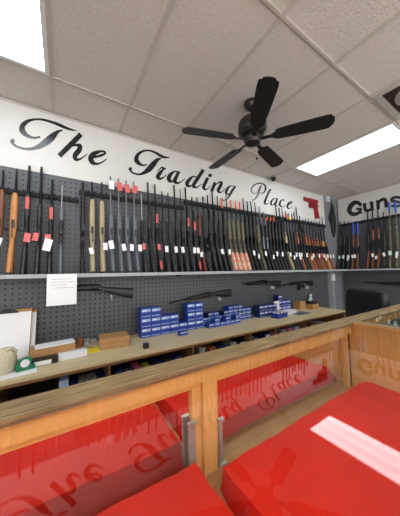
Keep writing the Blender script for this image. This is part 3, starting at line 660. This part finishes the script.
# blue ammunition boxes
def ammo(x, y, z, w, d, h, label, m='blue_box', rz=0):
    t = thing('ammunition_box', label, 'ammunition box', (x, y, z), rz, 'blue ammunition boxes')
    MB().box(-w/2, w/2, -d/2, d/2, 0, h, bev=.0015).build('carton', m, t, smooth=False)
    MB().box(-w*.44, w*.44, -d/2-.001, -d/2+.0004, h*.60, h*.88).build('printed_panel', 'carton_grey', t, smooth=False)
    MB().box(-w*.36, w*.05, -d/2-.0014, -d/2+.0004, h*.66, h*.80).build('printed_emblem', 'carton_white', t, smooth=False)
    MB().box(-w*.44, w*.44, -d/2-.001, -d/2+.0004, h*.12, h*.20).build('printed_band', 'carton_grey', t, smooth=False)
    return t
ROWN = ['bottom', 'second', 'third', 'top']
for k, n in enumerate([3, 3, 2, 2, 1, 3, 3]):
    for r in range(n):
        ammo(.748+.1085*k+random.uniform(-.0005, .0005), 2.325+random.uniform(-.006, .006), BZ+.1002*r, .106, .105, .1, 'large blue ammunition box, %s row, %s column of the left stack' % (ROWN[r], ordinal(k+1)))
ammo(1.10, 2.13, BZ, .09, .06, .045, 'single small blue ammunition box lying in front of the left stack')
x = 1.51
for k, n in enumerate([2, 3, 3, 2, 3, 4, 4, 4, 3, 3]):
    for r in range(n):
        ammo(x+.0815*k, 2.36+random.uniform(-.004, .004), BZ+.0502*r, .079, .10, .05, 'small blue ammunition box, %s row, %s column of the middle stack' % (ROWN[r], ordinal(k+1)), 'navy_box' if (k+r) % 3 == 0 else 'blue_box')
for k in range(6):
    for r in range(1+(k % 2)):
        ammo(1.52+.0825*k, 2.235+random.uniform(-.004, .004), BZ+.0502*r, .079, .09, .05, 'small blue ammunition box, %s row, %s column before the middle stack' % (ROWN[r], ordinal(k+1)))
for k in range(4):
    for r in range(2):
        ammo(2.43+.094*k, 2.30, BZ+.0852*r, .09, .11, .085, 'blue and white ammunition box, %s row, %s column of the right stack' % (ROWN[r], ordinal(k+1)), 'navy_box')
for k in range(3):
    for r in range(3-(k > 0)):
        ammo(2.98+.102*k, 2.40, BZ+.0902*r, .098, .09, .09, 'blue ammunition box, %s row, %s column of the stack nearest the corner' % (ROWN[r], ordinal(k+1)), 'navy_box' if k == 0 else 'blue_box')
t = thing('white_card', 'upright white card standing between the blue box stacks', 'card', (2.86, 2.33, BZ)); MB().box(-.06, .06, -.002, .002, 0, .19, rot=Matrix.Rotation(-.06, 3, 'X')).move(Matrix.Translation((0, 0, .001))).build('sheet', 'paper', t)
carton('white_carton', 2.98, 2.22, BZ, .26, .12, .055, 'carton_white', 'flat white carton beside the open blue display box', rz=.05)
t = thing('display_box', 'open blue display box of small packs at the front of the bench', 'box', (2.66, 2.13, BZ), .12)
MB().box(-.12, .12, -.06, .06, 0, .004).box(-.12, .12, -.06, -.057, .004, .06).box(-.12, .12, .057, .06, .004, .08).box(-.12, -.117, -.057, .057, .004, .07).box(.117, .12, -.057, .057, .004, .07).build('tray', 'blue_box', t, smooth=False)
for k in range(5): MB().box(-.105+k*.045, -.07+k*.045, -.045, .045, .0045, .075).build('pack', ('carton_white', 'orange_wood', 'carton_white', 'kraft', 'carton_white')[k], t, smooth=False)
t = thing('counter_mat', 'dark flat mat lying on the bench near the cardboard boxes', 'mat', (3.14, 2.12, BZ)); MB().box(-.15, .15, -.09, .09, 0, .006, bev=.002).build('sheet', 'slate', t)
carton('cardboard_box', 3.50, 2.38, BZ, .15, .14, .13, 'kraft', 'tall kraft cardboard box at the corner end of the bench', lid='bench_edge')
carton('cardboard_box', 3.68, 2.26, BZ, .18, .14, .085, 'kraft', 'low kraft cardboard box in front of the tall one by the corner', lid='bench_edge')
carton('tool_tray', 3.68, 2.26, BZ+.0855, .15, .11, .04, 'black_poly', 'black tray resting on the low kraft box by the corner', 'tray')
t = thing('red_knob', 'small red cap lying on the black tray by the corner', 'cap', (3.71, 2.26, BZ+.1257)); MB().lathe([(.018, 0), (.02, .012), (.012, .024), (.002, .026)], n=16).build('cap', 'red_emblem', t)
t = thing('pen_cup', 'small black cylinder standing alone on the bench left of the boxes', 'container', tuple(at_z(146, 348, BZ))); MB().lathe([(.025, 0), (.027, .004), (.027, .04), (.024, .043)], n=20).build('body', 'black_poly', t)
MB().lathe([(.021, .0425), (.021, .046)], n=20).build('cap', 'grey_steel', t)

# left end of the bench
BR = Matrix
p = at_y(37, 350, 2.30)
cbx = p.x-.235
def leaned(name, label, cat, x, y, w, h, tilt, rz=0):
    t = thing(name, label, cat, (x, y, BZ+.002)); t.rotation_euler = (-tilt, 0, rz); return t
t = leaned('clipboard', 'brown clipboard with white sheet leaning against the back pegboard', 'clipboard', -.365, 2.27, .4, .33, .30)
MB().box(-.155, .155, 0, .005, 0, .40, bev=.0015).build('board', 'kraft', t, smooth=False)
MB().box(-.15, .150, -.0035, -.0005, .005, .375).build('paper_sheet', 'paper', t, smooth=False)
MB().prism([(-.07, -.004, .37), (.07, -.004, .37), (.045, -.004, .395), (.02, -.004, .405), (-.02, -.004, .405), (-.045, -.004, .395)], (0, -.012, 0)).build('clip', 'black_steel', t, smooth=False)
t = leaned('clipboard', 'second brown board edge showing behind the white-sheet clipboard', 'clipboard', -.335, 2.31, .4, .33, .32)
MB().box(-.155, .155, 0, .005, 0, .38, bev=.0015).build('board', 'kraft', t, smooth=False)
MB().box(-.15, .152, -.0035, -.0005, .01, .36).build('paper_sheet', 'paper', t, smooth=False)
t = thing('canvas_bag', 'beige woven canvas bag slumped on the bench at the far left', 'bag', (-.37, 2.05, BZ))
MB().loft([(0, 0, 0, .10, .075), (.03, 0, 0, .115, .085), (.09, .0, 0, .11, .08), (.13, .015, 0, .09, .06), (.15, .04, 0, .055, .03), (.165, .06, 0, .03, .012)], n=20, sq=.9).build('sack', 'canvas', t)
MB().tube([(.03, -.02, .145), (.08, -.03, .165), (.11, -.02, .14), (.10, 0, .11)], .009).build('knot', 'canvas', t)
t = thing('paper_sheet', 'loose white papers spread under the canvas bag and green dispenser', 'paper', tuple(at_z(14, 376, BZ))); t.location.y = 1.96
MB().box(-.20, .12, -.05, .06, 0, .002).move(Matrix.Rotation(.12, 4, 'Z')).build('sheet', 'paper', t, smooth=False)
q = at_z(25, 371, BZ)
t = thing('tape_dispenser', 'green plastic tape dispenser standing beside the canvas bag', 'tape dispenser', (q.x, q.y+.02, BZ+.003), .2)
MB().prism([(-.05, -.02, 0), (.055, -.02, 0), (.055, -.02, .02), (.03, -.02, .03), (.035, -.02, .075), (.0, -.02, .085), (-.04, -.02, .075), (-.055, -.02, .03)], (0, .04, 0)).build('body', 'green', t, smooth=False)
MB().lathe([(.026, -.026), (.026, .026)], n=20).move(Matrix.Translation((-.005, 0, .05)) @ Matrix.Rotation(PI/2, 4, 'X')).build('tape_roll', 'carton_white', t)
q = at_z(43, 365, BZ)
t = thing('label_box', 'low black box with white label standing in front of kraft box', 'box', (q.x, q.y+.02, BZ), .06)
MB().box(-.10, .09, -.03, .03, 0, .05, bev=.002).build('carton', 'black_poly', t, smooth=False); MB().box(-.055, .05, -.0312, -.0295, .004, .034).build('label_sticker', 'paper', t, smooth=False)
q = at_z(49, 355, BZ)
kb = carton('cardboard_box', -.05, 2.19, BZ, .30, .13, .10, 'kraft', 'kraft cardboard box with white papers on top, beside the clipboard', rz=.08)
t = thing('paper_sheet', 'white paper resting on the kraft box beside the clipboard', 'paper', (-.04, 2.19, BZ+.1005), .14); MB().box(-.13, .13, -.06, .06, 0, .003).build('sheet', 'paper', t, smooth=False)
MB().box(-.12, .14, -.05, .07, .003, .006).build('sheet', 'paper', t, smooth=False)
q = at_z(70, 358, BZ)
carton('white_carton', q.x+.02, q.y+.012, BZ, .20, .06, .045, 'carton_white', 'flat white carton on the bench beside the yellow envelope', rz=.06)
for k, (m, nm) in enumerate((('orange_wood', 'orange'), ('patterned', 'black and white'), ('chrome', 'silver'))):
    carton('small_packet', .15+.055*k, 2.37-.01*k, BZ, .045, .05, .075-.012*k, m, '%s small packet in the clutter left of the yellow envelope' % nm, 'packet', rz=.2*k)
q = at_z(92, 353, BZ)
t = thing('envelope', 'bright yellow envelope lying under the brown cardboard box edge', 'envelope', (q.x+.015, q.y+.06, BZ)); MB().box(-.075, .05, -.06, .08, 0, .004).build('sleeve', 'yellow', t, smooth=False)
MB().prism([(-.075, .08, .004), (.05, .08, .004), (-.0125, .02, .004)], (0, 0, .001)).build('flap', 'yellow', t, smooth=False)
bx = carton('cardboard_box', .42, 2.21, BZ, .25, .20, .095, 'kraft', 'brown cardboard box on the bench below the hung shotgun', rz=-.10)
MB().box(-.1255, .1255, -.1008, -.1001, .052, .055).build('lid_seam', 'bench_edge', bx, smooth=False)

# notice sheet taped to the shelf edge
t = thing('notice_sheet', 'white printed notice sheet taped to the shelf edge over the bench', 'paper', (.0, SY-.0122, SH))
a = at_y(47, 275, SY-.0145); b = at_y(76.5, 304, SY-.0145)
MB().box(a.x, b.x, -.0015, .0, b.z-SH, .004).build('sheet', 'paper', t, smooth=False)
for k, (w0, w1) in enumerate(((.03, .17), (.03, .20), (.03, .14), (.05, .19))):
    MB().box(a.x+w0, min(a.x+w1, b.x-.015), -.0019, -.0014, -.04-.024*k, -.036-.024*k).build('print_line', 'shelf_grey', t, smooth=False)

# ------------------------------------------------------------------ office chair
oc = thing('office_chair', 'black leather office chair between the counter and the right wall', 'chair', (2.78, 1.34, 0), math.radians(62))
# local -x ... facing +y is away from the viewer; back rest towards the viewer
MB().box(-.25, .25, -.24, .24, .48, .58, bev=.04).build('seat', 'leather', oc)
m = MB()
m.loft([(.60, 0, -.27, .24, .045), (.66, 0, -.275, .27, .055), (.85, 0, -.285, .285, .06), (1.05, 0, -.30, .285, .06), (1.13, 0, -.305, .275, .055), (1.165, 0, -.307, .25, .035), (1.175, 0, -.308, .22, .012)], n=24, sq=.45)
m.build('backrest', 'leather', oc)
MB().box(-.03, .03, -.27, -.2, .46, .70).build('back_support', 'black_poly', oc)
for s in (-1, 1): MB().tube([(s*.26, .12, .5), (s*.30, .14, .62), (s*.30, .10, .70), (s*.30, -.16, .70), (s*.29, -.24, .64)], .022).build('armrest', 'black_poly', oc)
MB().lathe([(.03, .1), (.03, .48)], n=16).build('gas_column', 'chrome', oc)
for k in range(5):
    a = 2*PI*k/5; l = MB().tube([(.02*math.cos(a), .02*math.sin(a), .12), (.29*math.cos(a), .29*math.sin(a), .075)], [.028, .016]).build('leg', 'black_poly', oc)
    MB().lathe([(.03, -.012), (.03, .012)], n=14).move(Matrix.Translation((.29*math.cos(a), .29*math.sin(a), .0305)) @ Matrix.Rotation(PI/2, 4, 'Y')).build('caster', 'black_poly', l)

# ------------------------------------------------------------------ glass display case
CX0, CX1, CYF, CYB, LY = -1.1, 1.565, .03, .785, .69
SZB = E-.722          # top of the case shelf
dc = thing('display_case', 'glass-topped varnished wooden display case with mirrored back doors', 'display case', (.3, .4, 0))
IC = Matrix.Translation((-.3, -.4, 0))
def cp(mb, name, m, parent=None, smooth=False):
    o = mb.move(IC).build(name, m, parent or dc, smooth=smooth); return o
cp(MB().box(CX0, 3.3, LY, CYB, GLASS-.016, GLASS+.002), 'back_ledge', 'ledge')
cp(MB().box(CX0, CX1, LY+.012, LY+.05, E-.398, GLASS-.0165), 'header_rail', 'case_wood')
cp(MB().box(CX0, CX1, LY+.026, LY+.05, E-.418, E-.3985), 'door_rail', 'case_panel')
PX0, PX1 = .442, .498
cp(MB().box(PX0, PX1, LY+.012, LY+.05, SZB, E-.3985), 'center_post', 'case_wood_v')
cp(MB().box(PX0-.038, PX0-.0005, LY+.026, LY+.05, SZB, E-.4185), 'door_stile', 'case_wood_v')
cp(MB().box(PX1+.0005, PX1+.018, LY+.026, LY+.05, SZB, E-.4185), 'door_stile', 'case_wood_v')
cp(MB().box(CX1-.05, CX1-.0005, LY+.026, LY+.05, SZB, E-.4185), 'door_stile', 'case_wood_v')
for x0, x1 in ((CX0+.01, PX0-.0385), (PX1+.0185, CX1-.0505)):
    cp(MB().box(x0, x1, LY+.040, LY+.046, SZB+.001, E-.4185), 'mirror_door', 'mirror')
    e = MB().box(x0, x1, LY+.0385, LY+.0398, E-.4215, E-.4187)
    cp(e, 'mirror_edge', 'dark_gap')
cp(MB().box(CX0, CX1, LY+.052, LY+.07, .02, GLASS-.0165), 'back_panel', 'case_panel')
cp(MB().box(CX1, CX1+.05, CYF, LY-.0005, .02, GLASS-.0005), 'partition', 'case_panel')
cp(MB().box(CX1-.002, CX1+.052, CYF, LY-.0005, GLASS-.0004, GLASS+.002), 'partition_cap', 'ledge')
cp(MB().box(CX1, CX1+.05, LY+.0, LY+.07, .02, GLASS-.0165), 'partition_end', 'case_panel')
cp(MB().box(CX0-.03, CX0, CYF, CYB-.01, .02, GLASS), 'end_panel', 'case_panel')
cp(MB().box(CX0, .425, CYF, LY+.05, SZB-.02, SZB), 'shelf_board', 'shelf_wood')
cp(MB().box(.437, CX1, CYF, LY+.05, SZB-.02, SZB), 'shelf_board', 'shelf_wood')
cp(MB().box(CX0, CX1, CYF+.01, LY+.05, SZB-.05, SZB-.021), 'shelf_frame', 'dark_gap')
cp(MB().box(CX0, CX1, CYF-.02, CYF-.0005, .02, GLASS-.03), 'front_panel', 'case_panel')
cp(MB().box(CX0, CX1, CYF-.02, CYF-.0005, GLASS-.0295, GLASS+.002), 'front_rail', 'case_wood')
cp(MB().box(CX0+.001, CX1-.003, CYF, LY-.001, GLASS-.006, GLASS-.0005), 'glass_top', 'glass')
# metal shelf brackets by the post
def bracket(x, z0, z1, y=LY+.024, foot=1, hw=.010):
    m = MB().box(x-hw, x+hw, y-.003, y, z0, z1).box(x-hw, x-hw+.003, y-.012, y-.003, z0, z1-.01)
    for k in range(4):
        z = z0+(z1-z0)*(k+.6)/4.4; m.lathe([(.003, 0), (.003, .004)], n=8)if False else m.box(x-.0025, x+.0025, y-.0042, y-.003, z-.004, z+.004)
    m.box(x-.012, x+.022*foot if foot > 0 else x+.012, y-.013, y, z0-.004, z0)
    m.box(x-hw-.002, x+hw+.002, y-.014, y, z1, z1+.012)
    cp(m, 'metal_bracket', 'chrome')
bracket(PX1+.024, SZB+.0045, E-.565)
bracket(PX0-.044, SZB+.0045, E-.535, hw=.015)
cp(MB().box(CX1-.030, CX1-.022, LY+.018, LY+.0255, SZB+.001, E-.36), 'shelf_standard', 'bench_edge')
# continuation case to the right of the partition
dr = thing('display_case', 'second glass-topped wooden display case continuing right beyond the partition', 'display case', (2.4, .4, 0))
IR = Matrix.Translation((-2.4, -.4, 0))
def cr(mb, name, m): return mb.move(IR).build(name, m, dr, smooth=False)
cr(MB().box(CX1+.054, 3.3, CYF, LY-.001, GLASS-.006, GLASS-.0005), 'glass_top', 'glass')
cr(MB().box(CX1+.052, 3.3, LY+.012, LY+.05, .02, GLASS-.0165), 'back_panel', 'case_panel')
cr(MB().box(CX1+.052, 3.3, CYF, LY+.011, GLASS-.13, GLASS-.11), 'shelf_board', 'shelf_wood')
cr(MB().box(CX1+.052, 3.3, CYF-.02, CYF-.0005, .02, GLASS), 'front_panel', 'case_panel')
cr(MB().box(3.3005, 3.33, CYF-.02, LY+.05, .02, GLASS), 'end_panel', 'case_panel')
for k in range(5):
    carton('patterned_box', 1.78+.2*k, .52, GLASS-.1095, .17, .22, .08, 'patterned' if k % 2 == 0 else 'black_poly', '%s flat box under the right case glass, %s from the partition' % ('black and white printed' if k % 2 == 0 else 'plain black', ordinal(k+1)), 'box', 0, 'boxes in the right display case')

# red felt covered pads
def felt_pad(name, label, x0, x1, y0, y1, z0, h, seed, dome=.1):
    nx, ny = 70, 40; bm = bmesh.new(); rnd = random.Random(seed)
    waves = [(rnd.uniform(-14, 14), rnd.uniform(-14, 14), rnd.uniform(0, 6), rnd.uniform(.0010, .0026)) for _ in range(8)]
    cor = [(x1, y1), (x0, y1)]
    grid = []
    for i in range(nx+1):
        row = []
        for j in range(ny+1):
            fx, fy = i/nx, j/ny
            x = x0+(x1-x0)*fx; y = y0+(y1-y0)*fy
            e = min(min(fx, 1-fx)*(x1-x0), min(fy, 1-fy)*(y1-y0))
            rr = .045; du = rr-min(fx, 1-fx)*(x1-x0); dv = rr-min(fy, 1-fy)*(y1-y0)
            if du > 0 and dv > 0:                 # softly rounded corners
                a_, b_ = du/rr, dv/rr
                a2, b2 = a_*math.sqrt(1-b_*b_*.38), b_*math.sqrt(1-a_*a_*.38)
                x = (x0+rr-a2*rr) if fx < .5 else (x1-rr+a2*rr); y = (y0+rr-b2*rr) if fy < .5 else (y1-rr+b2*rr)
            edge = 1-math.exp(-e/.012)
            z = h*((1-dome)*min(1, e/.016)**.4+dome*(1-math.exp(-e/.12)))
            w = sum(a*math.sin(kx*x+ky*y+ph) for kx, ky, ph, a in waves)
            for cx, cyy in cor:                   # folds running out of the corners
                dx, dy = x-cx, y-cyy; r = math.hypot(dx, dy); th = math.atan2(dy, dx)
                w += .005*math.exp(-r/.14)*math.sin(th*11+seed)*min(1, r/.04)
            z += w*edge
            ex = .003*math.sin(31*y+seed)+.002*math.sin(73*y+1.3*seed); ey = .0025*math.sin(23*x+2*seed)+.002*math.sin(57*x)
            sx = (1-min(1, e/.05))
            row.append(bm.verts.new((x+ex*sx*(1 if fx > .5 else -1), y+ey*sx, z0+max(.001, z))))
        grid.append(row)
    for i in range(nx):
        for j in range(ny): bm.faces.new((grid[i][j], grid[i+1][j], grid[i+1][j+1], grid[i][j+1]))
    b = [grid[i][0] for i in range(nx+1)]+[grid[nx][j] for j in range(1, ny+1)]+[grid[i][ny] for i in range(nx-1, -1, -1)]+[grid[0][j] for j in range(ny-1, 0, -1)]
    lo = [bm.verts.new((v.co.x, v.co.y, z0)) for v in b]; n = len(b)
    for k in range(n): bm.faces.new((b[k], lo[k], lo[(k+1) % n], b[(k+1) % n]))
    bm.faces.new(lo)
    mb = MB(); mb.bm.free(); mb.bm = bm
    c = Vector(((x0+x1)/2, (y0+y1)/2, z0)); mb.move(Matrix.Translation(-c))
    o = mb.build(name, 'felt', loc=tuple(c)); return tag(o, label, 'display cloth')
felt_pad('felt_covered_pad', 'red felt covered pad on the right case shelf, reflecting the ceiling light', .452, 1.545, .05, .650, SZB+.0005, .075, 3)
felt_pad('felt_covered_pad', 'red felt covered pad on the left case shelf beside the center post', CX0+.02, .408, .05, .691, SZB+.0005, .106, 5)

# ------------------------------------------------------------------ light
w = bpy.data.worlds.new('ambient_fill'); S.world = w; w.use_nodes = True  # even ambient fill, added to brighten the room through its open front
bg = w.node_tree.nodes['Background']; bg.inputs[0].default_value = (1, .97, .94, 1); bg.inputs[1].default_value = 2.3
S.view_settings.view_transform = 'Standard'; S.view_settings.look = 'None'; S.view_settings.gamma = 1; S.view_settings.use_curve_mapping = False
S.view_settings.exposure = 0.75
